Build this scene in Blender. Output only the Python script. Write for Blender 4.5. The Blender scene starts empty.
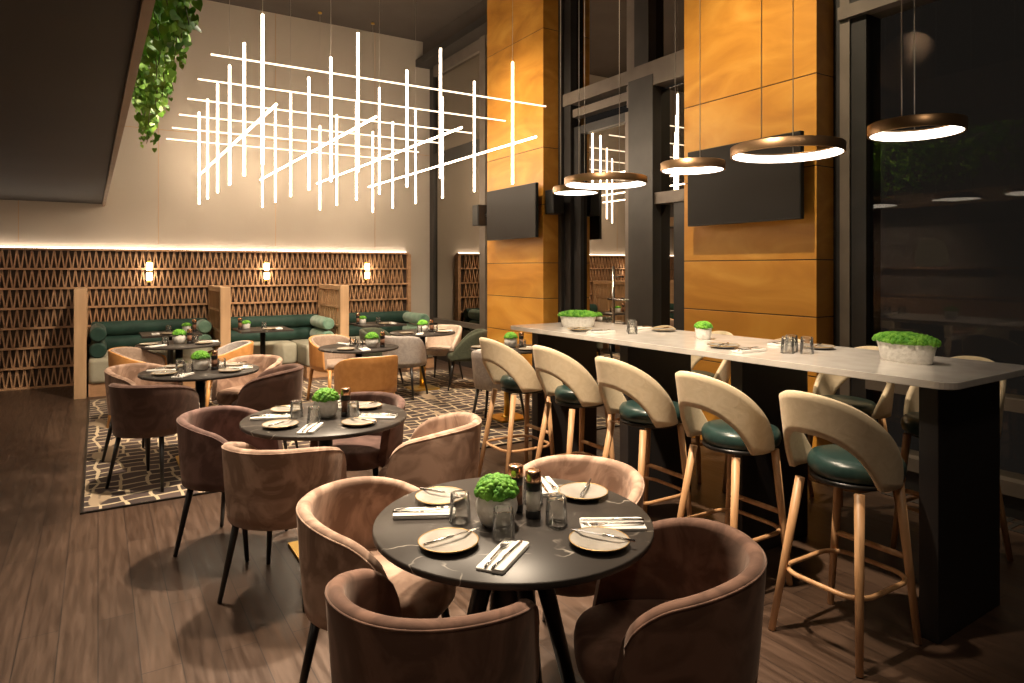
import bpy, bmesh, math, random
from mathutils import Vector, Matrix
PI = math.pi
sc = bpy.context.scene
C = sc.collection
random.seed(7)

# ------------------------------------------------------------------ materials
MATS = {}
class N:
    def __init__(s, m):
        s.t = m.node_tree; s.n = s.t.nodes; s.l = s.t.links
    def add(s, typ, **kw):
        n = s.n.new(typ)
        for k, v in kw.items():
            if hasattr(n, k) and k not in ('Scale',): setattr(n, k, v)
        return n
    def link(s, a, b): s.l.new(a, b)

def base_mat(name, col, rough=.5, metal=0, **kw):
    m = bpy.data.materials.new(name); m.use_nodes = True
    b = m.node_tree.nodes['Principled BSDF']
    b.inputs['Base Color'].default_value = (*col, 1)
    b.inputs['Roughness'].default_value = rough
    b.inputs['Metallic'].default_value = metal
    for k, v in kw.items(): b.inputs[k].default_value = v
    MATS[name] = m
    return m, N(m), b

def ramp(n, stops):
    r = n.add('ShaderNodeValToRGB')
    while len(r.color_ramp.elements) < len(stops): r.color_ramp.elements.new(.5)
    for e, (p, c) in zip(r.color_ramp.elements, stops):
        e.position = p; e.color = (*c, 1) if len(c) == 3 else c
    return r

def coords(n, scale=(1, 1, 1), rot=(0, 0, 0)):
    tc = n.add('ShaderNodeTexCoord'); mp = n.add('ShaderNodeMapping')
    mp.inputs['Scale'].default_value = scale; mp.inputs['Rotation'].default_value = rot
    n.link(tc.outputs['Object'], mp.inputs['Vector'])
    return mp.outputs['Vector']

def noisy(name, c1, c2, scale=6, rough=.5, metal=0, stretch=(1, 1, 1), detail=4, bump=0, lo=.38, hi=.62, dist=0, **kw):
    m, n, b = base_mat(name, c1, rough, metal, **kw)
    v = coords(n, stretch)
    t = n.add('ShaderNodeTexNoise'); t.inputs['Scale'].default_value = scale
    t.inputs['Detail'].default_value = detail; t.inputs['Distortion'].default_value = dist
    n.link(v, t.inputs['Vector'])
    r = ramp(n, [(lo, c1), (hi, c2)]); n.link(t.outputs['Fac'], r.inputs['Fac'])
    n.link(r.outputs['Color'], b.inputs['Base Color'])
    if bump:
        bp = n.add('ShaderNodeBump'); bp.inputs['Strength'].default_value = bump; bp.inputs['Distance'].default_value = .01
        n.link(t.outputs['Fac'], bp.inputs['Height']); n.link(bp.outputs['Normal'], b.inputs['Normal'])
    return m

def emit(name, col, s):
    m = bpy.data.materials.new(name); m.use_nodes = True
    n = N(m); n.n.clear()
    e = n.add('ShaderNodeEmission'); o = n.add('ShaderNodeOutputMaterial')
    e.inputs['Color'].default_value = (*col, 1); e.inputs['Strength'].default_value = s
    n.link(e.outputs[0], o.inputs[0]); MATS[name] = m
    return m

def clear_glass(name, tint=(1, 1, 1), extra=.03, gl=(1, 1, 1), rough=0.0, ior=1.5, body=0):
    m = bpy.data.materials.new(name); m.use_nodes = True
    n = N(m); n.n.clear()
    o = n.add('ShaderNodeOutputMaterial'); mx = n.add('ShaderNodeMixShader')
    tr = n.add('ShaderNodeBsdfTransparent'); tr.inputs[0].default_value = (*tint, 1)
    g = n.add('ShaderNodeBsdfGlossy'); g.inputs['Color'].default_value = (*gl, 1); g.inputs['Roughness'].default_value = rough
    f = n.add('ShaderNodeFresnel'); f.inputs['IOR'].default_value = ior
    a = n.add('ShaderNodeMath'); a.operation = 'ADD'; a.use_clamp = True; a.inputs[1].default_value = extra
    n.link(f.outputs[0], a.inputs[0]); n.link(a.outputs[0], mx.inputs[0])
    n.link(tr.outputs[0], mx.inputs[1]); n.link(g.outputs[0], mx.inputs[2])
    if body:
        df = n.add('ShaderNodeBsdfDiffuse'); df.inputs[0].default_value = (.9, .88, .85, 1); m2 = n.add('ShaderNodeMixShader'); m2.inputs[0].default_value = body
        n.link(mx.outputs[0], m2.inputs[1]); n.link(df.outputs[0], m2.inputs[2]); n.link(m2.outputs[0], o.inputs[0])
    else: n.link(mx.outputs[0], o.inputs[0])
    MATS[name] = m
    return m

def make_materials():
    # velvets
    for nm, a, b in (('velvet_light', (.25, .155, .108), (.46, .31, .23)), ('velvet_brown', (.105, .050, .032), (.19, .098, .066)),
                     ('velvet_mauve', (.105, .053, .043), (.19, .105, .087)), ('velvet_dark', (.085, .042, .031), (.13, .068, .05)),
                     ('fabric_grey', (.36, .32, .30), (.43, .385, .36)), ('fabric_green', (.04, .047, .028), (.055, .064, .038)),
                     ('fabric_taupe', (.30, .22, .17), (.36, .27, .21)), ('fabric_pale', (.46, .37, .30), (.54, .44, .36)),
                     ('stool_cream', (.72, .59, .40), (.77, .64, .45))):
        m = noisy(nm, a, b, scale=4.5 if 'velvet' in nm else 14, rough=.85, dist=2.2, lo=.42, hi=.60, detail=5, bump=.12)
        p = m.node_tree.nodes['Principled BSDF']
        p.inputs['Sheen Weight'].default_value = .30 if 'velvet' in nm else .12
        p.inputs['Sheen Roughness'].default_value = .4
        p.inputs['Sheen Tint'].default_value = (1, .8, .68, 1)
    noisy('leather_orange', (.55, .25, .075), (.62, .30, .10), 20, .45)
    noisy('leather_green', (.018, .042, .038), (.026, .056, .05), 30, .3, bump=.05)
    noisy('bench_green', (.005, .034, .024), (.009, .047, .034), 8, .7, **{'Sheen Weight': .08})
    noisy('bench_green_light', (.12, .24, .17), (.20, .34, .25), 9, .7, **{'Sheen Weight': .4})
    noisy('bench_seat', (.36, .34, .26), (.42, .40, .31), 6, .75)
    noisy('piping', (.10, .06, .045), (.14, .085, .06), 10, .7)
    base_mat('black_leg', (.012, .011, .011), .35)
    base_mat('black_metal', (.016, .015, .015), .4, .3)
    base_mat('brass', (.72, .46, .10), .32, .85)
    base_mat('bronze', (.42, .26, .14), .35, .85)
    base_mat('copper', (.62, .36, .22), .25, .95)
    base_mat('steel', (.75, .73, .70), .18, 1)
    base_mat('cable', (.45, .42, .38), .4, .6)
    noisy('stool_wood', (.50, .27, .125), (.62, .36, .18), 3, .42, stretch=(9, 9, 1))
    noisy('orange_wood', (.50, .24, .075), (.58, .30, .10), 3, .4, stretch=(9, 9, 1))
    noisy('lattice_wood', (.40, .225, .115), (.50, .29, .16), 3, .5, stretch=(2, 2, 6))
    noisy('partition_wood', (.50, .32, .18), (.58, .38, .22), 2.5, .5, stretch=(6, 6, .6))
    noisy('lattice_back', (.045, .024, .014), (.06, .033, .02), 5, .7)
    # white items
    noisy('plaster', (.50, .44, .37), (.52, .46, .385), 1.2, .85)
    base_mat('napkin', (.82, .80, .76), .9)
    noisy('pot_white', (.80, .78, .74), (.68, .66, .62), 55, .5, bump=.5)
    noisy('moss', (.06, .25, .012), (.17, .43, .035), 30, .7, bump=.5)
    noisy('leaf', (.09, .26, .02), (.28, .50, .06), 7, .45)
    noisy('stem', (.10, .12, .03), (.14, .15, .05), 8, .6)
    noisy('plate_grey', (.27, .25, .22), (.36, .335, .30), 12, .3)
    base_mat('plate_rim', (.48, .30, .10), .35, .5)
    noisy('marble_pale', (.66, .62, .58), (.74, .70, .655), 9, .12)
    base_mat('screen', (.016, .013, .011), .45, 0, **{'Specular IOR Level': .22})
    base_mat('screen_frame', (.012, .012, .012), .4)
    base_mat('bar_panel', (.020, .017, .017), .55)
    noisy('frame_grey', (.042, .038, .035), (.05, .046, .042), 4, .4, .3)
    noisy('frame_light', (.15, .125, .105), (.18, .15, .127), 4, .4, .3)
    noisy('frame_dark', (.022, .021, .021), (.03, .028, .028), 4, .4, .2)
    noisy('ceiling', (.075, .060, .050), (.085, .068, .057), 2, .8)
    noisy('soffit', (.015, .012, .0105), (.023, .018, .0155), 1.1, .55)
    noisy('soffit_edge', (.22, .14, .075), (.28, .18, .10), 3, .4, .3)
    noisy('salt', (.62, .58, .52), (.72, .68, .62), 60, .8)
    noisy('pepper', (.12, .055, .03), (.20, .09, .05), 90, .8)
    base_mat('tan_disc', (.20, .15, .11), .7)  # even matte tan, no emission
    emit('tube_glow', (1, .78, .55), 16)
    emit('tube_glow_side', (1, .78, .55), 2.6)
    emit('led_strip', (1, .86, .68), 11)
    emit('ring_glow', (1, .92, .80), 4.5)
    emit('sconce_glow', (1, .80, .55), 14)
    emit('niche_glow', (1, .75, .45), .35)
    clear_glass('window_glass', (.80, .80, .78), .05, gl=(.46, .43, .39), ior=1.5)
    clear_glass('window_glass_dark', (.75, .75, .73), .05, gl=(.32, .29, .255), ior=1.5)
    clear_glass('tumbler', (.97, .97, .96), .02, rough=.03, ior=1.35, body=.03)

    # amber veneer on the pillars
    m, n, b = base_mat('veneer', (.5, .23, .04), .38)
    v = coords(n, (1, .55, 1.6))
    t = n.add('ShaderNodeTexNoise'); t.inputs['Scale'].default_value = 1.6; t.inputs['Detail'].default_value = 6; t.inputs['Distortion'].default_value = 1.6
    n.link(v, t.inputs['Vector'])
    r = ramp(n, [(.28, (.42, .175, .022)), (.5, (.55, .25, .036)), (.72, (.66, .34, .065))])
    n.link(t.outputs['Fac'], r.inputs['Fac']); n.link(r.outputs['Color'], b.inputs['Base Color'])
    # plank floor
    m, n, b = base_mat('planks', (.05, .03, .02), .33)
    v = coords(n, (1, 1, 1), (0, 0, PI / 2))
    br = n.add('ShaderNodeTexBrick'); br.offset = .37
    for k, val in (('Scale', 1), ('Mortar Size', .0022), ('Brick Width', 1.5), ('Row Height', .145), ('Bias', -.1)):
        br.inputs[k].default_value = val
    br.inputs['Color1'].default_value = (.058, .034, .023, 1); br.inputs['Color2'].default_value = (.082, .050, .034, 1)
    br.inputs['Mortar'].default_value = (.022, .014, .011, 1)
    n.link(v, br.inputs['Vector'])
    v2 = coords(n, (16, 1.3, 1)); t = n.add('ShaderNodeTexNoise'); t.inputs['Scale'].default_value = 2.4; t.inputs['Detail'].default_value = 7
    n.link(v2, t.inputs['Vector'])
    r = ramp(n, [(.3, (.62, .62, .62)), (.7, (1.25, 1.22, 1.18))]); n.link(t.outputs['Fac'], r.inputs['Fac'])
    mx = n.add('ShaderNodeMixRGB'); mx.blend_type = 'MULTIPLY'; mx.inputs[0].default_value = 1
    n.link(br.outputs['Color'], mx.inputs[1]); n.link(r.outputs['Color'], mx.inputs[2]); n.link(mx.outputs[0], b.inputs['Base Color'])
    r2 = ramp(n, [(.3, (.30, .30, .30)), (.7, (.46, .46, .46))]); n.link(t.outputs['Fac'], r2.inputs['Fac']); n.link(r2.outputs['Color'], b.inputs['Roughness'])
    bp = n.add('ShaderNodeBump'); bp.inputs['Strength'].default_value = .12; bp.inputs['Distance'].default_value = .004
    n.link(t.outputs['Fac'], bp.inputs['Height']); n.link(bp.outputs['Normal'], b.inputs['Normal'])
    # rug
    m, n, b = base_mat('rug', (.06, .045, .04), .95)
    tc = n.add('ShaderNodeTexCoord')
    nz = n.add('ShaderNodeTexNoise'); nz.inputs['Scale'].default_value = 1.7; nz.inputs['Detail'].default_value = 2
    n.link(tc.outputs['Object'], nz.inputs['Vector'])
    sub = n.add('ShaderNodeVectorMath'); sub.operation = 'SUBTRACT'; sub.inputs[1].default_value = (.5, .5, .5); n.link(nz.outputs['Color'], sub.inputs[0])
    scl = n.add('ShaderNodeVectorMath'); scl.operation = 'SCALE'; scl.inputs['Scale'].default_value = .26; n.link(sub.outputs[0], scl.inputs[0])
    ad = n.add('ShaderNodeVectorMath'); ad.operation = 'ADD'; n.link(tc.outputs['Object'], ad.inputs[0]); n.link(scl.outputs[0], ad.inputs[1])
    br = n.add('ShaderNodeTexBrick'); br.offset = .03; br.offset_frequency = 3; br.squash = 1.25; br.squash_frequency = 4
    for k, val in (('Scale', 1), ('Mortar Size', .0125), ('Brick Width', .165), ('Row Height', .135), ('Bias', 0), ('Mortar Smooth', .3)):
        br.inputs[k].default_value = val
    br.inputs['Color1'].default_value = (.035, .024, .022, 1); br.inputs['Color2'].default_value = (.10, .068, .058, 1); br.inputs['Mortar'].default_value = (.52, .42, .28, 1)
    n.link(ad.outputs[0], br.inputs['Vector'])
    n3 = n.add('ShaderNodeTexNoise'); n3.inputs['Scale'].default_value = 1.3; mp = n.add('ShaderNodeMapping'); mp.inputs['Scale'].default_value = (3.2, .9, 1)
    n.link(tc.outputs['Object'], mp.inputs[0]); n.link(mp.outputs[0], n3.inputs['Vector'])
    r = ramp(n, [(.58, (0, 0, 0)), (.60, (1, 1, 1))]); n.link(n3.outputs['Fac'], r.inputs['Fac'])
    mx = n.add('ShaderNodeMixRGB'); n.link(r.outputs['Color'], mx.inputs[0]); n.link(br.outputs['Color'], mx.inputs[1]); mx.inputs[2].default_value = (.36, .27, .18, 1)
    n.link(mx.outputs[0], b.inputs['Base Color'])
    # black marble
    m, n, b = base_mat('marble_black', (.03, .028, .027), .34, 0, **{'Specular IOR Level': .16})
    v = coords(n, (1, 1, 1), (0, 0, .6))
    nz = n.add('ShaderNodeTexNoise'); nz.inputs['Scale'].default_value = 3.2; nz.inputs['Detail'].default_value = 4; n.link(v, nz.inputs['Vector'])
    sub = n.add('ShaderNodeVectorMath'); sub.operation = 'SCALE'; sub.inputs['Scale'].default_value = .5; n.link(nz.outputs['Color'], sub.inputs[0])
    ad = n.add('ShaderNodeVectorMath'); ad.operation = 'ADD'; n.link(v, ad.inputs[0]); n.link(sub.outputs[0], ad.inputs[1])
    vo = n.add('ShaderNodeTexVoronoi'); vo.feature = 'DISTANCE_TO_EDGE'; vo.inputs['Scale'].default_value = 3.1; n.link(ad.outputs[0], vo.inputs['Vector'])
    r = ramp(n, [(0, (1, 1, 1)), (.016, (0, 0, 0))]); n.link(vo.outputs['Distance'], r.inputs['Fac'])
    n2 = n.add('ShaderNodeTexNoise'); n2.inputs['Scale'].default_value = 5; n.link(v, n2.inputs['Vector'])
    r2 = ramp(n, [(.48, (0, 0, 0)), (.62, (1, 1, 1))]); n.link(n2.outputs['Fac'], r2.inputs['Fac'])
    mu = n.add('ShaderNodeMixRGB'); mu.blend_type = 'MULTIPLY'; mu.inputs[0].default_value = 1; n.link(r.outputs[0], mu.inputs[1]); n.link(r2.outputs[0], mu.inputs[2])
    mx = n.add('ShaderNodeMixRGB'); n.link(mu.outputs[0], mx.inputs[0]); mx.inputs[1].default_value = (.045, .039, .035, 1); mx.inputs[2].default_value = (.42, .38, .33, 1)
    n.link(mx.outputs[0], b.inputs['Base Color'])
    # brick
    m, n, b = base_mat('brick', (.1, .05, .04), .8)
    tc = n.add('ShaderNodeTexCoord'); mp = n.add('ShaderNodeMapping'); mp.inputs['Rotation'].default_value = (PI / 2, 0, PI / 2)
    n.link(tc.outputs['Object'], mp.inputs[0])
    br = n.add('ShaderNodeTexBrick')
    for k, val in (('Scale', 1), ('Mortar Size', .012), ('Brick Width', .42), ('Row Height', .14)): br.inputs[k].default_value = val
    br.inputs['Color1'].default_value = (.12, .06, .05, 1); br.inputs['Color2'].default_value = (.17, .09, .075, 1); br.inputs['Mortar'].default_value = (.32, .27, .23, 1)
    n.link(mp.outputs[0], br.inputs['Vector']); n.link(br.outputs['Color'], b.inputs['Base Color'])
make_materials()

# ------------------------------------------------------------------ mesh helpers
class MB:
    def __init__(s): s.v = []; s.f = []; s.sm = []
    def add(s, vs, fs, smooth=False):
        o = len(s.v); s.v += [tuple(p) for p in vs]
        for f in fs: s.f.append(tuple(i + o for i in f)); s.sm.append(smooth)
        return s
    def box(s, a, b):
        (x0, y0, z0), (x1, y1, z1) = a, b
        return s.add([(x0, y0, z0), (x1, y0, z0), (x1, y1, z0), (x0, y1, z0), (x0, y0, z1), (x1, y0, z1), (x1, y1, z1), (x0, y1, z1)],
                     [(0, 3, 2, 1), (4, 5, 6, 7), (0, 1, 5, 4), (1, 2, 6, 5), (2, 3, 7, 6), (3, 0, 4, 7)])
    def tube(s, pts, r, n=8, closed=False, smooth=True):
        pts = [Vector(p) for p in pts]; m = len(pts)
        rs = list(r) if isinstance(r, (list, tuple)) else [r] * m
        vs = []; up = None
        for i, p in enumerate(pts):
            if closed: t = pts[(i + 1) % m] - pts[i - 1]
            else: t = pts[min(i + 1, m - 1)] - pts[max(i - 1, 0)]
            t.normalize()
            if up is None:
                up = Vector((0, 0, 1)) if abs(t.z) < .9 else Vector((1, 0, 0))
            a = (up - t * up.dot(t)).normalized(); up = a; b = t.cross(a)
            for k in range(n):
                w = 2 * PI * k / n
                vs.append(p + (a * math.cos(w) + b * math.sin(w)) * rs[i])
        fs = []
        for i in range(m if closed else m - 1):
            j = (i + 1) % m
            for k in range(n):
                fs.append((i * n + k, i * n + (k + 1) % n, j * n + (k + 1) % n, j * n + k))
        s.add(vs, fs, smooth)
        if not closed:
            o = len(s.v) - len(vs)
            s.f.append(tuple(o + k for k in range(n))[::-1]); s.sm.append(False)
            s.f.append(tuple(o + (m - 1) * n + k for k in range(n))); s.sm.append(False)
        return s
    def lathe(s, prof, n=32, c=(0, 0, 0), smooth=True, sx=1, sy=1):
        vs = []; fs = []; m = len(prof)
        for (r, z) in prof:
            for k in range(n):
                w = 2 * PI * k / n
                vs.append((c[0] + sx * r * math.cos(w), c[1] + sy * r * math.sin(w), c[2] + z))
        for i in range(m - 1):
            for k in range(n):
                fs.append((i * n + k, i * n + (k + 1) % n, (i + 1) * n + (k + 1) % n, (i + 1) * n + k))
        o = len(s.v); s.add(vs, fs, smooth)
        if prof[0] == prof[-1]: return s
        if prof[0][0] > 1e-5: s.f.append(tuple(o + k for k in range(n))[::-1]); s.sm.append(False)
        if prof[-1][0] > 1e-5: s.f.append(tuple(o + (m - 1) * n + k for k in range(n))); s.sm.append(False)
        return s
    def pad(s, outline, z0, z1, r, steps=4, dome=0, smooth=True):
        """cushion: outline in plan (about its own centre), rounded edges of radius r"""
        cx = sum(p[0] for p in outline) / len(outline); cy = sum(p[1] for p in outline) / len(outline)
        R = max(math.hypot(p[0] - cx, p[1] - cy) for p in outline)
        layers = []
        for i in range(steps + 1):
            w = PI / 2 * i / steps; layers.append((r * (1 - math.sin(w)), z0 + r * (1 - math.cos(w))))
        for i in range(steps + 1):
            w = PI / 2 * i / steps; layers.append((r * (1 - math.cos(w)), z1 - r * (1 - math.sin(w))))
        layers.append((R * .55, z1 + dome * .8))
        n = len(outline); vs = []; fs = []
        for ins, z in layers:
            k = 1 - ins / R
            for p in outline: vs.append((cx + (p[0] - cx) * k, cy + (p[1] - cy) * k, z))
        for i in range(len(layers) - 1):
            for k in range(n): fs.append((i * n + k, i * n + (k + 1) % n, (i + 1) * n + (k + 1) % n, (i + 1) * n + k))
        o = len(s.v); s.add(vs, fs, smooth)
        s.f.append(tuple(o + k for k in range(n))[::-1]); s.sm.append(False)
        s.v.append((cx, cy, z1 + dome)); t = len(s.v) - 1; q = o + (len(layers) - 1) * n
        for k in range(n): s.f.append((q + k, q + (k + 1) % n, t)); s.sm.append(smooth)
        return s
    def mesh(s, name, mat):
        me = bpy.data.meshes.new(name); me.from_pydata(s.v, [], s.f)
        me.polygons.foreach_set('use_smooth', s.sm); me.materials.append(MATS[mat])
        bm = bmesh.new(); bm.from_mesh(me); bmesh.ops.recalc_face_normals(bm, faces=bm.faces); bm.to_mesh(me); bm.free()
        me.update(); return me
    def build(s, name, mat, parent=None, bevel=0):
        return link(name, s.mesh(name, mat), parent, bevel)

def link(name, me, parent=None, bevel=0):
    o = bpy.data.objects.new(name, me); C.objects.link(o)
    if parent: o.parent = parent
    if bevel:
        b = o.modifiers.new('bevel', 'BEVEL'); b.width = bevel; b.segments = 2; b.limit_method = 'ANGLE'
    return o
def bx(a, b): return MB().box(a, b)
def tag(o, label, cat, group=None):
    o['label'] = label; o['category'] = cat
    if group: o['group'] = group
    return o
def struct(o): o['kind'] = 'structure'; return o
def thing(name, label, cat, loc=(0, 0, 0), rz=0, group=None):
    o = bpy.data.objects.new(name, None); C.objects.link(o); o.empty_display_size = .1
    o.location = loc; o.rotation_euler = (0, 0, rz)
    return tag(o, label, cat, group)
CACHE = {}
def part(key, name, fn, mat, parent, bevel=0, label=None):
    k = (key, name, mat)
    if k not in CACHE: CACHE[k] = fn().mesh(name, mat)
    o = link(name, CACHE[k], parent, bevel)
    if label: o['label'] = label
    return o
def single(key, name, fn, mat, loc, rz, label, cat, group=None):
    o = part(key, name, fn, mat, None); o.location = loc; o.rotation_euler = (0, 0, rz)
    return tag(o, label, cat, group)
def arc(cx, cy, r, a0, a1, n, z=0):
    return [(cx + r * math.cos(a0 + (a1 - a0) * i / n), cy + r * math.sin(a0 + (a1 - a0) * i / n), z) for i in range(n + 1)]
def rrect(x0, y0, x1, y1, r, n=5):
    pts = []
    for (cx, cy, a) in ((x1 - r, y0 + r, -PI / 2), (x1 - r, y1 - r, 0), (x0 + r, y1 - r, PI / 2), (x0 + r, y0 + r, PI)):
        pts += [(p[0], p[1]) for p in arc(cx, cy, r, a, a + PI / 2, n)]
    return pts
def smooth01(x): x = max(0, min(1, x)); return x * x * (3 - 2 * x)

# ------------------------------------------------------------------ the room
CEIL = 5.65; WX = 5.12; WY = 11.0; PX = 4.75
struct(bx((-5.2, -3, -.1), (5.6, WY + .2, 0)).build('floor', 'planks'))
struct(bx((-5.2, -3, CEIL), (5.6, WY + .2, CEIL + .15)).build('ceiling', 'ceiling'))
struct(bx((-5.2, WY, 0), (5.6, WY + .15, CEIL)).build('wall_back', 'plaster'))
struct(bx((-5.2, -3, 0), (-5.05, WY, CEIL)).build('wall_left', 'brick'))
# vertical joints in the upper wall boards
s_ = MB()
for x in (-.9, .75, 2.4, 4.05): s_.box((x - .004, WY - .004, 1.95), (x + .004, WY, CEIL))
s_.box((-4, WY - .004, 3.62), (5.2, WY, 3.628))
struct(s_.build('trim_1', 'partition_wood'))
# low soffit on the left
s_ = MB(); E0 = (.17, -2.9); E1 = (.05, WY)
s_.add([(-5, -2.9, 2.5), (E0[0], E0[1], 2.5), (E1[0], E1[1], 2.5), (-5, WY, 2.5), (-5, -2.9, 3.4), (E0[0], E0[1], 3.4), (E1[0], E1[1], 3.4), (-5, WY, 3.4)],
       [(0, 3, 2, 1), (4, 5, 6, 7), (0, 1, 5, 4), (1, 2, 6, 5), (2, 3, 7, 6), (3, 0, 4, 7)])
struct(s_.build('soffit_ceiling', 'soffit'))
s_ = MB(); w = .035
s_.add([(E0[0], E0[1], 2.47), (E0[0] + w, E0[1], 2.47), (E1[0] + w, E1[1], 2.47), (E1[0], E1[1], 2.47), (E0[0], E0[1], 2.66), (E0[0] + w, E0[1], 2.66), (E1[0] + w, E1[1], 2.66), (E1[0], E1[1], 2.66)],
       [(0, 3, 2, 1), (4, 5, 6, 7), (0, 1, 5, 4), (1, 2, 6, 5), (2, 3, 7, 6), (3, 0, 4, 7)])
struct(s_.build('trim_2', 'soffit_edge'))
# beam along the top of the glazing
struct(bx((4.95, -3, 5.3), (5.45, WY, CEIL)).build('trim_3', 'ceiling'))
struct(bx((4.80, 8.4, 5.18), (5.3, WY, 5.3)).build('trim_4', 'frame_grey'))

# pillars, clad in amber veneer boards
def pillar(y0, y1):
    m = MB()
    zs = [0, .75, 1.215, 1.665, 2.4, 3.12, 4.62, CEIL]
    m.box((PX + .006, y0 + .006, 0), (WX + .3, y1 - .006, CEIL))
    o = struct(m.build('pillar', 'frame_dark'))
    for a, b in zip(zs, zs[1:]):
        p = MB().box((PX, y0, a + .004), (WX + .3, y1, b - .004)).build('veneer_board', 'veneer', o, .003)
    return o
pillar(6.91, 8.33); pillar(3.16, 4.54)

# glazing -----------------------------------------------------------------
def frame_bar(p, y0, y1, z0, z1, mat='frame_grey', x0=WX - .06, x1=WX + .06):
    return bx((x0, y0, z0), (x1, y1, z1)).build('frame', mat, p)
def pane(p, y0, y1, z0, z1, x=None, mt='window_glass'):
    x = x or WX
    return MB().add([(x, y0, z0), (x, y1, z0), (x, y1, z1), (x, y0, z1)], [(0, 1, 2, 3)]).build('glass_pane', mt, p)
def window(name, y0, y1, z0, z1):
    o = bpy.data.objects.new(name, None); C.objects.link(o); struct(o); return o
# window 1: between the back wall and the first pillar
w1 = window('window_1', 8.3, 11, 0, 5.2)
frame_bar(w1, 10.84, 11, 0, 5.2, 'frame_grey', WX - .04, WX + .06)
frame_bar(w1, 8.3, 8.52, 0, 5.2, 'frame_dark', WX - .2); frame_bar(w1, 8.9, 9.08, .1, 5.2, 'frame_light', WX - .08)
frame_bar(w1, 8.5, 10.9, .63, .71, 'frame_light', WX - .04); frame_bar(w1, 8.5, 10.8, 0, .12)
frame_bar(w1, 8.5, 10.8, 5.0, 5.2, 'frame_light'); frame_bar(w1, 8.5, 10.8, 3.42, 3.62, 'frame_dark')
pane(w1, 8.5, 10.86, .1, 5.1)
# window 2: wide bay between the pillars, door below the transom
w2 = window('window_2', 4.5, 7, 0, 5.3)
for (a, b, z0, z1, mt, x0) in ((6.84, 7.22, 0, 5.3, 'frame_grey', WX - .14), (6.70, 6.84, 0, 5.3, 'frame_dark', WX - .1), (5.30, 5.52, 3.4, 5.3, 'frame_grey', WX - .113),
                               (5.22, 5.60, 0, 3.66, 'frame_grey', WX - .127), (5.55, 5.68, 3.4, 5.3, 'frame_light', WX - .08), (4.5, 4.66, 0, 5.3, 'frame_dark', WX - .1),
                               (5.52, 6.84, 3.64, 3.79, 'frame_light', WX - .12), (4.5, 5.53, 3.54, 3.80, 'frame_light', WX - .12), (5.5, 6.84, 3.48, 3.58, 'frame_light', WX - .07),
                               (4.5, 5.3, 2.28, 2.40, 'frame_light', WX - .10), (4.66, 4.98, 0, 2.28, 'frame_dark', WX - .06), (4.5, 7, 0, .1, 'frame_dark', WX - .08),
                               (4.5, 7, 5.2, 5.32, 'frame_grey', WX - .1)):
    frame_bar(w2, a, b, z0, z1, mt, x0)
for (a, b, z0, z1) in ((4.6, 5.3, .1, 2.3), (4.6, 5.3, 2.4, 3.5), (5.6, 6.75, 3.8, 5.2), (4.6, 5.4, 3.8, 5.2)): pane(w2, a, b, z0, z1)
d1 = window('door_1', 5.6, 6.7, 0, 3.4)
frame_bar(d1, 5.60, 5.74, .02, 3.36, 'frame_light', WX - .05, WX + .05); frame_bar(d1, 6.56, 6.7, .02, 3.36, 'frame_dark', WX - .05, WX + .05)
frame_bar(d1, 5.74, 6.56, .02, .2, 'frame_dark', WX - .05, WX + .05); frame_bar(d1, 5.74, 6.56, 3.26, 3.36, 'frame_dark', WX - .05, WX + .05)
pane(d1, 5.74, 6.56, .2, 3.26)
h_ = MB().tube([(WX - .12, 5.86, .75), (WX - .12, 5.86, 1.62)], .016, 10)
for z in (.9, 1.5): h_.tube([(WX - .12, 5.86, z), (WX - .02, 5.80, z)], .009, 8)
h_.build('door_handle', 'steel', d1)
h_ = MB().tube([(WX - .10, 5.62, 1.24), (WX - .10, 5.98, 1.24)], .012, 8).tube([(WX - .1, 5.68, 1.24), (WX - .03, 5.68, 1.24)], .02, 10)
h_.build('door_lever', 'steel', d1)
# window 3: the big near window
WX = 5.03
w3 = window('window_3', -3, 3.16, 0, 5.3)
for (a, b, z0, z1, mt, x0) in ((3.10, 3.17, 0, 5.3, 'frame_dark', WX - .06), (3.02, 3.10, 0, 5.3, 'frame_light', WX - .07), (2.90, 3.02, 0, 5.3, 'frame_dark', WX - .05), (-3, 3.1, 3.54, 3.64, 'frame_light', WX - .10), (-3, 3.1, 3.64, 3.9, 'frame_dark', WX - .06), (-3, 2.9, 3.86, 5.3, 'frame_dark', WX - .06), (-3, 2.9, .68, .76, 'frame_light', WX - .06),
                               (-3, 2.9, .15, .24, 'frame_light', WX - .10), (-3, 2.9, 0, .15, 'frame_dark', WX - .06), (-1.2, -1.05, 0, 3.7, 'frame_dark', WX - .06)):
    frame_bar(w3, a, b, z0, z1, mt, x0)
pane(w3, -3, 2.92, .2, 3.6, mt='window_glass_dark')
WX = 5.12
g_ = MB()
for i in range(64): g_.box((4.72, -1.2 + i * .06, 0), (5.05, -1.2 + i * .06 + .03, .004))
for x in (4.72, 4.88, 5.03): g_.box((x, -1.2, 0), (x + .02, 2.64, .005))
struct(g_.build('trim_5', 'frame_grey'))
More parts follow.
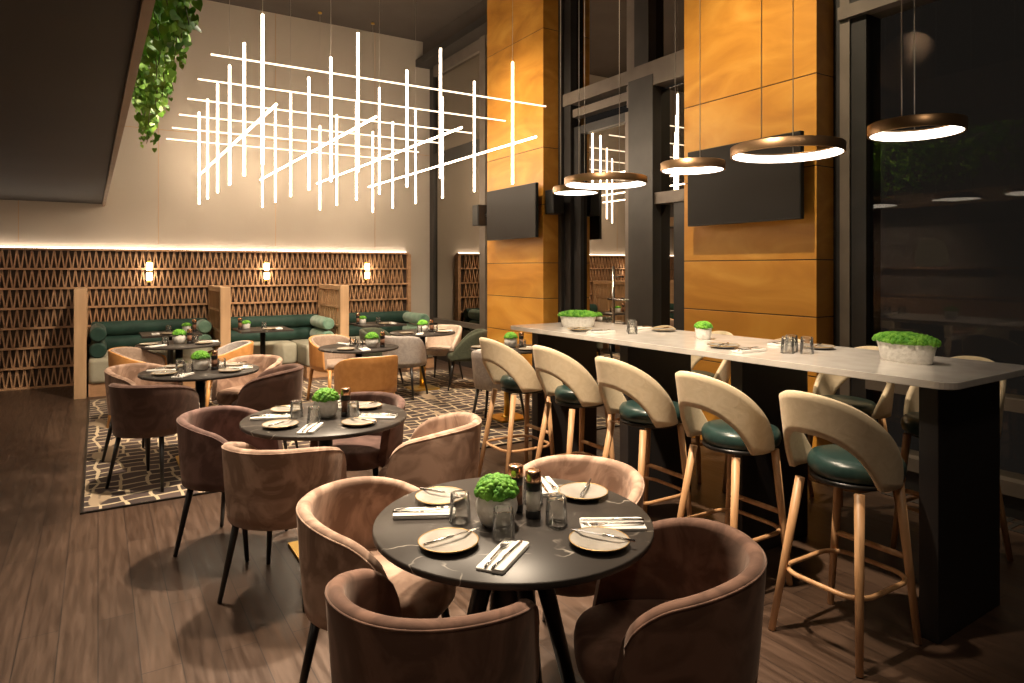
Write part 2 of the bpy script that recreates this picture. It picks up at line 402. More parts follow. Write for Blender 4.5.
# seen mirrored in the big window: added round disc and arch panel glowing like a lit niche on the left side of the room
m_ = MB(); m_.lathe([(0, 0), (.42, 0), (.42, .03), (0, .03)], 40)
o = m_.build('reflected_disc', 'tan_disc'); o.location = (.19, 5.15, 4.55); o.rotation_euler = (0, PI / 2, 0); struct(o)
m_ = MB(); pts = [(-5.04, 7.02, 1.64), (-5.04, 7.72, 1.64)] + [(-5.04, 7.37 + .35 * math.cos(t), 1.9 + .35 * math.sin(t)) for t in [PI * i / 16 for i in range(17)]]
m_.add(pts, [tuple(range(len(pts)))]); struct(m_.build('trim_7', 'niche_glow'))
m_ = MB()
for z in (1.0, 1.58): m_.box((-5.05, 4.2, z), (-4.8, 9.0, z + .04))
m_.box((-5.05, 4.2, 0), (-4.5, 9.0, .95)); struct(m_.build('trim_8', 'lattice_wood'))

# ------------------------------------------------------------------ lattice cladding on the back wall
LZ = 1.87; LX0, LX1 = -3.2, 4.6; LYF = WY - .12
wp = bpy.data.objects.new('wall_back_cladding', None); C.objects.link(wp); struct(wp)
bx((LX0, WY - .07, 0), (LX1, WY - .002, LZ - .02)).build('backing_board', 'lattice_back', wp)
m_ = MB(); rows = 7; rh = (LZ - .03) / rows; per = .0805
for r_i in range(rows + 1):
    z = r_i * rh + .01; m_.box((LX0, LYF - .012, z - .012), (LX1, WY - .06, z + .014))
def slat(m, xa, za, xb, zb, hw, y0, y1):
    m.add([(xa - hw, y0, za), (xa + hw, y0, za), (xb + hw, y0, zb), (xb - hw, y0, zb), (xa - hw, y1, za), (xa + hw, y1, za), (xb + hw, y1, zb), (xb - hw, y1, zb)],
          [(0, 1, 2, 3), (4, 7, 6, 5), (0, 4, 5, 1), (1, 5, 6, 2), (2, 6, 7, 3), (3, 7, 4, 0)])
for r_i in range(rows):
    z0 = r_i * rh + .02; z1 = z0 + rh - .02; x = LX0; fl = 0
    while x < LX1 - per:
        a, b = (z0, z1) if not fl else (z1, z0)
        slat(m_, x + .006, a, x + per / 2, b, .0085, LYF, WY - .06)
        slat(m_, x + per / 2, b, x + per - .006, a, .0085, LYF, WY - .06)
        x += per
m_.build('lattice', 'lattice_wood', wp)
m_ = MB(); m_.box((LX0, LYF - .02, LZ - .03), (LX1 + .03, WY - .02, LZ)); m_.box((LX1, LYF - .02, 0), (LX1 + .06, WY - .002, LZ - .03))
m_.build('frame', 'lattice_wood', wp)
bx((LX0, WY - .05, LZ + .001), (LX1, WY - .035, LZ + .012)).build('led_strip', 'led_strip', wp)

# ------------------------------------------------------------------ rug
def rugm():
    return MB().box((-.08, 5.17, .0), (4.55, 9.5, .012))
o = rugm().build('rug', 'rug'); tag(o, 'large rug with cream broken grid on dark brown, under the dining tables', 'rug')
m_ = MB(); m_.box((-.10, 5.15, 0), (4.57, 5.17, 0.012)).box((-.10, 5.17, 0), (-.08, 9.5, 0.012)).box((4.55, 5.17, 0), (4.57, 9.5, 0.012))
m_.build('binding', 'black_leg', o)

# ------------------------------------------------------------------ booths
def partition(x0, label):
    t = thing('booth_partition', label, 'partition', (x0, 9.7, 0), 0, 'booth partitions')
    H = 1.34
    m = MB().box((0, 0, 0), (.13, .1, H)).box((0, .1, H - .07), (.13, 1.16, H)).box((0, .1, .0), (.13, 1.16, .12)).box((0, 1.08, .12), (.13, 1.16, H - .07))
    m.build('frame', 'partition_wood', t, .004)
    m = MB().box((.03, .1, .12), (.10, 1.08, H - .07)); m.build('panel', 'partition_wood', t)
    m = MB()
    for z in (.42, .72, 1.0): m.box((.008, .1, z), (.122, 1.08, z + .03))
    m.build('rail', 'partition_wood', t)
    m = MB()
    for k in range(9):
        y = .16 + k * .105
        m.box((.018, y, .12), (.112, y + .022, H - .07))
    m.build('slats', 'partition_wood', t)
partition(-.25, 'pale wood booth partition at the left end of the green benches')
partition(1.40, 'pale wood booth partition between the left and middle booths')
partition(3.04, 'pale wood booth partition between the middle and right booths')
def roll(p0, p1, r, parent, mat, key='bolster', label=None):
    m = MB(); a = Vector(p0); b = Vector(p1); d = (b - a).normalized()
    m.tube([a, a + d * .012, a + d * .03, b - d * .03, b - d * .012, b], [r * .8, r * .95, r, r, r * .95, r * .8], 18)
    o = m.build(key, mat, parent)
    if label: o['label'] = label
    return o
def booth(x0, x1, label, left, right):
    t = thing('booth_bench', label, 'bench', ((x0 + x1) / 2, 10.2, 0), 0, 'green booth benches')
    hw = (x1 - x0) / 2 - .01; yb = WY - .14 - 10.2
    m = MB().box((-hw, .1, 0), (hw, yb, .16))
    if right: m.box((hw - .46, -.42, 0), (hw, .1, .16))
    if left: m.box((-hw, -.42, 0), (-hw + .46, .1, .16))
    m.build('base', 'lattice_wood', t)
    MB().pad(rrect(-hw + (.47 if left else 0), .06, hw - (.47 if right else 0), yb, .05), .16, .47, .05, dome=.01).build('seat', 'bench_seat', t)
    if right: MB().pad(rrect(hw - .465, -.46, hw, yb, .06), .16, .47, .05, dome=.01).build('seat', 'bench_seat', t)
    if left: MB().pad(rrect(-hw, -.46, -hw + .465, yb, .06), .16, .47, .05, dome=.01).build('seat', 'bench_seat', t)
    for z, r in ((.565, .105), (.765, .10)):
        roll((-hw + .02, yb - .115, z), (hw - .02, yb - .115, z), r, t, 'bench_green', 'back_bolster')
        if right: roll((hw - .10, -.30 if not left else .12, z), (hw - .10, yb - .22, z), r * .92, t, 'bench_green_light', 'side_bolster', 'lighter green bolster')
        if left: roll((-hw + .10, -.40, z), (-hw + .10, yb - .22, z), r * .92, t, 'bench_green', 'side_bolster')
booth(-.11, 1.40, 'dark green booth bench with rounded bolsters between the left and second partitions', True, True)
booth(1.53, 3.04, 'green booth bench with pale seat and light green side roll, middle booth', False, True)
booth(3.17, 4.60, 'green booth bench at the right end of the lattice wall', False, True)

# wall sconces
for i, (x, w_) in enumerate(((.62, 'left'), (2.22, 'middle'), (3.84, 'right'))):
    t = thing('wall_sconce', 'glowing glass tube sconce on the lattice wall above the %s booth' % w_, 'wall lamp', (x, LYF - .02, 1.55), 0, 'wall sconces'); t.scale = (.8, .9, .95)
    part('sc', 'backplate', lambda: MB().box((-.03, -.012, -.16), (.03, .006, .16)), 'brass', t)
    part('sc', 'bracket', lambda: MB().tube([(0, 0, 0), (0, -.07, 0)], .012, 10).lathe([(.0, -.02), (.048, -.02), (.048, .02), (0, .02)], 20, (0, -.08, 0)), 'brass', t)
    part('sc', 'glass_shade', lambda: MB().lathe([(0, .13), (.042, .13), (.045, .12), (.045, .02), (0, .02)], 20, (0, -.08, 0)).lathe([(0, -.02), (.045, -.02), (.045, -.12), (.042, -.13), (0, -.13)], 20, (0, -.08, 0)), 'sconce_glow', t)

# ------------------------------------------------------------------ chairs
def shell_mesh(W=.262, Db=.255, armx=.12, zb=.385, zback=.76, zarm=.69, th=.05, flare=.90, corner=.10, lean=.09, arm_pow=2.0, off_in=0, off_out=None, ns=56):
    """U-shaped tub back; local +x is the front"""
    L_arm = armx + .02; L_half = PI / 2 * (W + Db) / 2
    tot = L_arm + L_half
    m = MB(); rows = []
    if off_out is None: off_out = th / 2
    for i in range(ns + 1):
        s = -1 + 2 * i / ns
        s = math.copysign(1 - (1 - abs(s)) ** 1.25, s)   # more rows near the ends
        q = abs(s) * tot; sg = 1 if s >= 0 else -1
        if q < L_half:
            a = q / L_half * PI / 2; x = -.02 - Db * math.cos(a); y = sg * W * math.sin(a)
            nx, ny = -math.cos(a) / Db, sg * math.sin(a) / W; l = math.hypot(nx, ny); nx /= l; ny /= l; arm = 0
        else:
            x = -.02 + (q - L_half); y = sg * (W - .02 * ((q - L_half) / L_arm) ** 2); nx, ny = 0, sg; arm = (q - L_half) / L_arm
        zt = zback - (zback - zarm) * smooth01((q / tot) ** arm_pow)
        e = tot - q
        if e < corner: zt -= corner - math.sqrt(max(0, corner ** 2 - (corner - e) ** 2))
        zt = max(zt, zb + .06)
        col = []
        nz = 7
        def P(o, z):
            fz = (z - zb) / (zback - zb); k = flare + (1 - flare) * min(1, max(0, fz) ** .8)
            ln = lean * arm ** 1.5 * (1 - min(1, max(0, fz)))
            return ((x + nx * o + .02) * k - .02 + ln, (y + ny * o) * k, z)
        for j in range(nz): col.append(P(off_out, zb + (zt - th / 2 - zb) * j / (nz - 1)))
        cm = (off_out - (th / 2 - off_in) + 0) / 1; r_o = off_out; r_i = -th / 2 + off_in
        mid = (r_o + r_i) / 2; rr = (r_o - r_i) / 2
        for j in range(1, 6):
            a = PI * j / 6; col.append(P(mid + rr * math.cos(a), zt - th / 2 + rr * math.sin(a)))
        for j in range(nz): col.append(P(r_i, zt - th / 2 + (zb + .02 - zt + th / 2) * j / (nz - 1)))
        rows.append(col)
    n = len(rows[0]); vs = [p for c in rows for p in c]; fs = []
    for i in range(ns):
        for j in range(n): fs.append((i * n + j, i * n + (j + 1) % n, (i + 1) * n + (j + 1) % n, (i + 1) * n + j))
    m.add(vs, fs, True)
    for e in (0, ns):
        m.f.append(tuple(e * n + j for j in range(n))); m.sm.append(False)
    m.rim = [c[nz] for c in rows]; return m

def seat_outline(W=.222, back=-.21, front=.27):
    pts = []
    for i in range(40):
        a = 2 * PI * i / 40; c, s = math.cos(a), math.sin(a)
        ex = .75
        x = math.copysign(abs(c) ** ex, c); y = math.copysign(abs(s) ** ex, s)
        pts.append(((front if x > 0 else -back) * x, W * y))
    return pts
def leg_fn(sx, sy, z0=.40, top=(.15, .165), foot=(.215, .22), r0=.019, r1=.011):
    return lambda: MB().tube([(sx * top[0], sy * top[1], z0), (sx * foot[0], sy * foot[1], .003)], [r0, r1], 10)

def tub_z(l): return .0125 if l[1] > 5.0 else 0
def tub_chair(mat, loc, face, label, group='velvet tub chairs', kind='velvet'):
    """face: direction the chair looks, in degrees"""
    name = 'tub_chair' if kind != 'orange' else 'leather_tub_chair'
    t = thing(name, label, 'chair', (*loc, tub_z(loc)), math.radians(face), group)
    if kind == 'velvet':
        sh = part('vel', 'backrest', lambda: shell_mesh(), mat, t)
        def pip():
            s = shell_mesh(); return MB().tube([Vector(p) + Vector((0, 0, -.004)) for p in s.rim], .0045, 6)
        part('vel', 'piping', pip, mat, sh)
        part('vel', 'seat', lambda: MB().pad(seat_outline(), .375, .485, .035, dome=.012), mat, t)
        lm = 'black_leg'
    elif kind == 'round':
        part('rnd', 'backrest', lambda: shell_mesh(W=.25, Db=.245, armx=.11, zback=.77, zarm=.60, arm_pow=2.6, flare=.86, corner=.14, th=.055), mat, t)
        part('rnd', 'seat', lambda: MB().pad(seat_outline(.21, -.20, .25), .375, .475, .035, dome=.01), mat, t)
        lm = 'black_leg'
    else:
        sh = part('org', 'backrest', lambda: shell_mesh(W=.285, Db=.265, armx=.14, zback=.765, zarm=.655, arm_pow=1.8, th=.02, flare=.95, corner=.03, lean=.04, zb=.40), 'leather_orange', t)
        part('org', 'lining', lambda: shell_mesh(W=.257, Db=.237, armx=.13, zback=.765, zarm=.655, arm_pow=1.8, th=.035, flare=.95, corner=.05, lean=.04, zb=.40), mat, sh, label='fabric lining of the back')
        part('org', 'seat', lambda: MB().pad(seat_outline(.225, -.21, .26), .40, .47, .03, dome=.01), 'fabric_grey' if mat != 'fabric_taupe' else mat, t)
        part('org', 'frame', lambda: MB().tube([(.225 * math.cos(a) + .01, .225 * math.sin(a), .385) for a in [2 * PI * i / 24 for i in range(24)]], .022, 8, True), 'orange_wood', t)
        lm = 'orange_wood'
    for sx in (-1, 1):
        for sy in (-1, 1):
            part(('leg', kind, sx, sy), 'leg', leg_fn(sx, sy) if kind != 'orange' else leg_fn(sx, sy, .395, (.18, .19), (.225, .225), .024, .015), lm, t)
    return t
def _t(): pass
def toward(p, q): return math.degrees(math.atan2(q[1] - p[1], q[0] - p[0]))
T1 = (1.19, 1.91); T2 = (1.10, 3.78); T3 = (.72, 6.05); T4 = (.77, 8.3); T5 = (2.38, 6.95); T6 = (3.64, 8.10); T7 = (3.69, 6.03)
def ch(mat, loc, tgt, label, kind='velvet', group='velvet tub chairs', twist=0):
    tub_chair(mat, loc, toward(loc, tgt) + twist, label, group, kind)
ch('velvet_light', (.885, 2.34), T1, 'light taupe velvet tub chair at the left of the nearest round table', twist=2)
ch('velvet_brown', (.80, 1.70), T1, 'brown velvet tub chair seen from behind, front of the nearest table, bottom of the photo', twist=9)
ch('velvet_brown', (1.472, 1.495), T1, 'dark brown velvet tub chair at the right front of the nearest table, below the stools', twist=24)
ch('velvet_light', (1.65, 2.19), T1, 'rosy taupe velvet tub chair behind the nearest table, back toward the bar stools')
ch('velvet_mauve', (.67, 4.15), T2, 'mauve brown velvet tub chair at the left of the second table, half off the rug')
ch('velvet_light', (.80, 3.45), T2, 'taupe velvet tub chair with its back to the camera before the second table')
ch('velvet_light', (1.57, 3.42), T2, 'pinkish taupe velvet tub chair at the right of the second table, near the bar')
ch('velvet_mauve', (1.42, 4.14), T2, 'mauve brown velvet tub chair behind the second table, below the orange chair')
ch('velvet_dark', (.36, 5.63), T3, 'dark brown velvet tub chair on the rug corner, back to the camera')
ch('velvet_dark', (1.20, 5.84), T3, 'dark brown velvet tub chair right of the third table, behind the second table')
ch('velvet_light', (.34, 6.42), T3, 'light taupe velvet tub chair behind the third table on its left')
ch('velvet_light', (1.17, 6.46), T3, 'light taupe velvet tub chair behind the third table on its right')
ch('fabric_taupe', (.38, 7.85), T4, 'orange leather chair with taupe lining left of the table before the left booth', 'orange', 'orange leather chairs', -72)
ch('fabric_grey', (1.19, 7.92), T4, 'orange leather chair with grey lining right of the table before the left booth', 'orange', 'orange leather chairs', 42)
ch('fabric_grey', (2.20, 6.2), T5, 'orange leather chair with its plain back to the camera behind the second table', 'orange', 'orange leather chairs', 14)
ch('fabric_taupe', (2.42, 7.95), T5, 'orange framed chair with taupe lining facing the camera before the middle booth', 'orange', 'orange leather chairs', 20)
ch('fabric_grey', (3.22, 7.72), T6, 'grey fabric tub chair with black legs right of the orange chair', 'round', 'fabric tub chairs')
ch('fabric_green', (4.13, 7.82), T6, 'dark olive green tub chair with black legs near the wooden pillar', 'round', 'fabric tub chairs')
ch('fabric_pale', (4.12, 8.5), T6, 'pale beige tub chair behind the olive chair, against the window', 'round', 'fabric tub chairs')
ch('fabric_green', (3.24, 8.56), T6, 'olive grey tub chair seen over the table rim before the right booth', 'round', 'fabric tub chairs')
ch('fabric_grey', (3.46, 5.83), T7, 'pale grey tub chair beside the farthest cream bar stool', 'round', 'fabric tub chairs')

# ------------------------------------------------------------------ tables
TH = .755
def round_table(c, r, label, base='plate'):
    z = .012 if c[1] > 5.2 else 0
    t = thing('round_table', label, 'table', (*c, 0), 0, 'round black marble tables')
    part(('rt', r), 'tabletop', lambda: MB().lathe([(0, TH - .022), (r - .004, TH - .022), (r, TH - .018), (r, TH - .004), (r - .004, TH), (0, TH)], 72), 'marble_black', t)
    part('rt', 'top_plate', lambda: MB().box((-.16, -.16, TH - .034), (.16, .16, TH - .0222)), 'black_metal', t)
    if base == 'plate':
        part(('rt', z), 'column', lambda: MB().lathe([(.038, .30), (.038, TH - .034)], 24), 'black_metal', t)
        part(('rt', z), 'brass_sleeve', lambda: MB().lathe([(.04, z + .02), (.04, .30), (.0385, .301)], 24), 'brass', t)
        part(('rt', z), 'base_plate', lambda: MB().box((-.17, -.17, z), (.17, .17, z + .016)).lathe([(.07, z + .0162), (.045, z + .03), (.04, z + .03)], 24), 'brass', t)
    else:
        part('rt', 'column', lambda: MB().lathe([(.085, .03), (.07, TH - .034)], 20), 'black_metal', t)
        for k in range(4):
            a = math.radians(-10 + 90 * k)
            part(('rt', k), 'leg', lambda: MB().tube([(.065 * math.cos(a), .065 * math.sin(a), TH - .04), (.25 * math.cos(a), .25 * math.sin(a), 0)], [.034, .022], 10), 'black_metal', t)
    return t
round_table(T1, .465, 'round black marble table nearest the camera, laid for four', 'legs')
round_table(T2, .455, 'second round marble table from the camera, among taupe and mauve chairs')
round_table(T3, .455, 'third round marble table, between the dark brown chairs on the rug')
round_table(T4, .43, 'round table between two orange chairs before the left booth')
round_table(T5, .42, 'round table behind the orange chair back, before the middle booth')
round_table(T6, .43, 'round table between the grey and olive green chairs')
round_table(T7, .40, 'round table with brass base beyond the far end of the bar')
def booth_table(x, y, label):
    t = thing('booth_table', label, 'table', (x, y, 0), 0, 'booth tables')
    part('bt', 'tabletop', lambda: MB().box((-.34, -.33, TH - .025), (.34, .33, TH)), 'marble_black', t)
    part('bt', 'column', lambda: MB().lathe([(.035, .014), (.035, TH - .025)], 16), 'black_metal', t)
    part('bt', 'base_plate', lambda: MB().lathe([(.2, 0.0), (.2, .014), (.19, .016), (0, .016)], 28), 'black_metal', t)
    o = t; o.location.z = 0
BT = [(.80, 9.72), (1.95, 9.72), (3.62, 9.72)]
for p, w_ in zip(BT, ('left', 'middle', 'right')): booth_table(*p, 'square black table standing in the %s booth' % w_)
for o in list(C.objects):
    if o.name.startswith('booth_table') and o.location.y > 9.5: pass

# ------------------------------------------------------------------ tableware
def plate_m():
    return MB().lathe([(0, .003), (.055, .003), (.058, 0), (.062, .004), (.088, .014), (.0915, .018), (.089, .019), (.062, .0095), (0, .0075)], 40)
def plate(loc, z, label, grp, r=1):
    t = thing('side_plate', label, 'plate', (loc[0], loc[1], z), 0, grp)
    part('pl', 'dish', plate_m, 'plate_grey', t)
    part('pl', 'rim', lambda: MB().tube([(.0908 * math.cos(a), .0908 * math.sin(a), .0186) for a in [2 * PI * i / 40 for i in range(40)]], .0019, 6, True), 'plate_rim', t, label='gold rim')
def napkin(loc, z, rz, label, grp):
    return single('nk', 'napkin', lambda: MB().pad(rrect(-.105, -.043, .105, .043, .008, 3), 0, .009, .003, 2).pad(rrect(-.1045, -.0425, .1045, -.002, .008, 3), .009, .014, .002, 2), 'napkin', (*loc, z), rz, label, 'napkin', grp)
def knife_m():
    m = MB(); m.tube([(-.105, 0, .004), (-.02, 0, .004), (0, 0, .004)], [.0042, .005, .004], 8)
    pts = [(0, -.004), (.085, -.006), (.1, -.001), (.104, .005), (0, .005)]
    v = [(x, y, .003) for x, y in pts] + [(x, y, .0048) for x, y in pts]; n = len(pts)
    m.add(v, [tuple(range(n))[::-1], tuple(range(n, 2 * n))] + [(i, (i + 1) % n, n + (i + 1) % n, n + i) for i in range(n)]); return m
def fork_m():
    m = MB(); m.tube([(-.1, 0, .003), (-.05, 0, .005), (0, 0, .006), (.03, 0, .006)], [.0042, .004, .003, .003], 8)
    m.add([(.03, -.003, .005), (.03, .003, .005), (.045, .0115, .005), (.055, .012, .006), (.055, -.012, .006), (.045, -.0115, .005)], [(0, 1, 2, 3, 4, 5)])
    for k in range(4):
        y = -.0095 + k * .0063; m.tube([(.054, y, .006), (.075, y, .005), (.1, y, .008)], [.0018, .0017, .001], 5)
    return m
def glass_m():
    # upside-down tumbler: mouth on the table, thick base on top
    return MB().lathe([(.036, 0), (.0375, .001), (.0315, .088), (.029, .092), (0, .092), (0, .078), (.028, .077), (.0345, .001), (.036, 0)], 28)
def moss_m(rx, ry, h, n, rb, seed=3):
    rnd = random.Random(seed); m = MB()
    bm = bmesh.new(); bmesh.ops.create_icosphere(bm, subdivisions=2, radius=1); vs = [v.co.copy() for v in bm.verts]; bm.verts.index_update(); fs = [tuple(v.index for v in f.verts) for f in bm.faces]; bm.free()
    m.lathe([(.02, -.02), (.9, -.01), (1.0, .1), (.8, .55), (.4, .82), (0, .9)], 20, (0, 0, 0), True, 1, 1)
    m.v = [(x * rx, y * ry, z * h if z > 0 else z) for x, y, z in m.v]
    for i in range(n):
        f = (i + .5) / n; zz = 1 - f * .98; a = i * 2.39996 + rnd.uniform(-.3, .3); q = math.sqrt(1 - zz * zz)
        c = Vector((rx * q * math.cos(a), ry * q * math.sin(a), h * zz * .95)); r = rb * rnd.uniform(.75, 1.25)
        m.add([c + Vector((v.x, v.y, v.z)) * r * rnd.uniform(.82, 1.18) for v in vs], fs, True)
    return m
def moss_pot(loc, z, label, key='round', rz=0, sc_=1):
    t = thing('potted_moss', label, 'plant', (*loc, z), rz, 'green moss in white pots'); t.scale = (sc_ * (1.22 if key == 'round' else 1),) * 3
    if key == 'round':
        part('mp', 'pot', lambda: MB().lathe([(0, 0), (.036, 0), (.047, .012), (.056, .04), (.057, .055), (.052, .078), (.047, .085), (.044, .083), (.044, .07), (0, .07)], 32), 'pot_white', t)
        part('mp', 'foliage', lambda: shift(moss_m(.052, .052, .046, 230, .0085), (0, 0, .083)), 'moss', t)
    elif key == 'small':
        part('mps', 'pot', lambda: MB().lathe([(0, 0), (.044, 0), (.050, .01), (.054, .075), (.052, .08), (.048, .078), (.048, .065), (0, .065)], 32), 'pot_white', t)
        part('mps', 'foliage', lambda: shift(moss_m(.054, .054, .036, 200, .008, 5), (0, 0, .078)), 'moss', t)
    else:
        part('mpl', 'pot', lambda: MB().lathe([(0, 0), (.80, 0), (.84, .006), (1.0, .092), (.985, .097), (.93, .095), (.92, .08), (0, .08)], 48, (0, 0, 0), True, .145, .062), 'pot_white', t)
        part('mpl', 'foliage', lambda: shift(moss_m(.152, .068, .038, 420, .009, 9), (0, 0, .092)), 'moss', t)
def shift(m, d): m.v = [(x + d[0], y + d[1], z + d[2]) for x, y, z in m.v]; return m
def mill(loc, z, what, label):
    t = thing('spice_mill', label, 'pepper mill', (*loc, z), 0, 'salt and pepper mills'); t.scale = (1.18, 1.18, 1.1)
    part('ml', 'base', lambda: MB().lathe([(0, 0), (.021, 0), (.022, .004), (.022, .022), (.02, .024)], 24), 'black_leg', t)
    part('ml', 'body', lambda: MB().lathe([(.02, .024), (.0195, .05), (.02, .085)], 24), 'salt' if what == 'salt' else 'pepper', t)
    part('ml', 'cap', lambda: MB().lathe([(.021, .085), (.022, .087), (.022, .108), (.0205, .11)], 24), 'black_leg', t)
    part('ml', 'top', lambda: MB().lathe([(.022, .11), (.023, .113), (.0225, .142), (.019, .146), (0, .145)], 24), 'copper', t, label='copper top')
def tumbler(loc, z, label, grp): return single('tb', 'tumbler', glass_m, 'tumbler', (*loc, z), 0, label, 'glass', grp)
def pol(c, r, deg): return (c[0] + r * math.cos(math.radians(deg)), c[1] + r * math.sin(math.radians(deg)))

def lay_seat(c, z, plate_pos, nap_pos, face, tn, sn, cutlery=True, gl=None):
    """face: direction (deg) in which the diner looks"""
    plate(plate_pos, z, 'grey side plate at the %s of %s' % (sn, tn), 'side plates on tables')
    napkin(nap_pos, z, math.radians(face), 'folded white napkin at the %s of %s' % (sn, tn), 'folded napkins')
    if cutlery:
        a = math.radians(face); p = (-math.sin(a), math.cos(a))
        k = single('fk', 'fork', fork_m, 'steel', (nap_pos[0] + p[0] * .018, nap_pos[1] + p[1] * .018, z + .0105), a + .05, 'steel fork on the napkin at the %s of %s' % (sn, tn), 'fork', 'table forks')
        k = single('kn', 'knife', knife_m, 'steel', (nap_pos[0] - p[0] * .016, nap_pos[1] - p[1] * .016, z + .0125), a - .04, 'steel table knife on the napkin at the %s of %s' % (sn, tn), 'knife', 'table knives')
        kn = single('kn', 'butter_knife', knife_m, 'steel', (plate_pos[0] + .02, plate_pos[1] + .01, z + .0185), a - .5, 'butter knife across the side plate at the %s of %s' % (sn, tn), 'knife', 'butter knives')
    if gl: tumbler(gl, z, 'upturned clear tumbler at the %s of %s' % (sn, tn), 'upturned tumblers')
TZ = TH
n1 = 'the nearest round table'
lay_seat(T1, TZ, (.905, 1.825), (1.005, 1.665), 36, n1, 'camera side', gl=(1.085, 1.80))
lay_seat(T1, TZ, (1.30, 1.59), (1.43, 1.68), 150, n1, 'right side', gl=(1.29, 1.80))
lay_seat(T1, TZ, (1.53, 1.965), (1.465, 2.115), 250, n1, 'bar side', gl=(1.33, 2.0))
lay_seat(T1, TZ, (1.06, 2.20), (.95, 2.10), -28, n1, 'left side', gl=(1.03, 1.99))
moss_pot((1.12, 1.90), TZ, 'bright green moss in a dimpled white pot on the nearest round table')
mill((1.255, 1.885), TZ, 'salt', 'salt mill with copper top, front one beside the moss pot, nearest table')
mill((1.235, 1.965), TZ, 'pepper', 'pepper mill with copper top, rear one beside the moss pot, nearest table')
def lay_round(c, tn, seats, r=.30, cut=True, pots=True, salt=True, n_glass=4, dp=None):
    for i, (deg, sn) in enumerate(seats):
        lay_seat(c, TZ, pol(c, r, deg - 19), pol(c, r, deg + 17), deg + 180 + 17, tn, sn, cut, pol(c, .165, deg + 10) if i < n_glass else None)
    dp = dp or (0, 0)
    moss_pot((c[0] + dp[0], c[1] + dp[1]), TZ, 'green moss in a white pot on %s' % tn)
    if salt: mill((c[0] + dp[0] + .10, c[1] + dp[1] - .05), TZ, 'pepper', 'pepper mill beside the moss pot on %s' % tn)
lay_round(T2, 'the second table', ((222, 'camera side'), (308, 'right side'), (40, 'far side'), (140, 'left side')))
lay_round(T3, 'the third table', ((222, 'camera side'), (330, 'right side'), (40, 'far side'), (140, 'left side')))
lay_round(T4, "the left booth's round table", ((200, 'left side'), (340, 'right side')), cut=False, n_glass=2)
lay_round(T5, 'the table behind the orange chair', ((245, 'camera side'), (85, 'far side')), cut=False, n_glass=2, dp=(.1, -.12))
lay_round(T6, "the olive chair's table", ((222, 'left side'), (330, 'right side'), (40, 'far side')), cut=False, n_glass=3)
lay_round(T7, 'the table beyond the bar', ((175, 'left side'), (300, 'right side')), cut=False, n_glass=2, dp=(.05, .02))
for (x, y), w_ in zip(BT, ('left', 'middle', 'right')):
    tn = 'the %s booth table' % w_
    dx = .2 if w_ == 'left' else -.2
    moss_pot((x + dx, y + .1), TZ, 'green moss in a white pot on %s' % tn, 'small')
    mill((x + dx + (.09 if w_ == 'left' else -.09), y + .05), TZ, 'pepper', 'dark pepper mill beside the moss on %s' % tn)
    lay_seat(None, TZ, (x - dx * .2, y - .2), (x - dx * .9, y - .12), 90, tn, 'front', False, (x - dx * .1, y + .02))

# ------------------------------------------------------------------ bar
BZ = 1.13
t = thing('bar_table', 'long high bar table with pale stone top on black slab legs', 'table', (3.32, 3.0, 0), math.radians(1.7))
MB().pad(rrect(-.42, -1.63, .44, 1.68, .07, 6), BZ - .032, BZ, .004, 2, smooth=False).build('countertop', 'marble_pale', t)
for y in (1.46, 2.45, 3.35, 4.37):
    bx((-.335, y - 3.0, .0), (.275, y - 3.0 + .08, BZ - .032)).build('slab_leg', 'bar_panel', t, .004)
# stools
def stool_shell():
    m = MB(); ns = 60; rows = []; R0 = .212; th = .024; A = math.radians(118)
    for i in range(ns + 1):
        a = -A + 2 * A * i / ns; q = abs(a) / A
        zt = .70 + .385 * (1 - q ** 2.2)
        g = min(1, abs(a) / math.radians(70))
        zb_ = .70 + .215 * (1 - g ** 2.4)
        zt = max(zt, zb_ + .02)
        col = []
        K = 6
        def P(o, z):
            lean = (z - .70) * .17
            rr = R0 + o
            return (-(rr * 1.0 + lean) * math.cos(a) - .02, (rr + lean * .4) * math.sin(a), z)
        for j in range(K + 1): col.append(P(th / 2, zb_ + (zt - zb_) * j / K))
        col.append(P(0, zt + .006))
        for j in range(K + 1): col.append(P(-th / 2, zt + (zb_ - zt) * j / K))
        rows.append(col)
    n = len(rows[0]); fs = []
    for i in range(ns):
        for j in range(n): fs.append((i * n + j, i * n + (j + 1) % n, (i + 1) * n + (j + 1) % n, (i + 1) * n + j))
    m.add([p for c in rows for p in c], fs, True)
    for e in (0, ns): m.f.append(tuple(e * n + j for j in range(n))); m.sm.append(False)
    return m
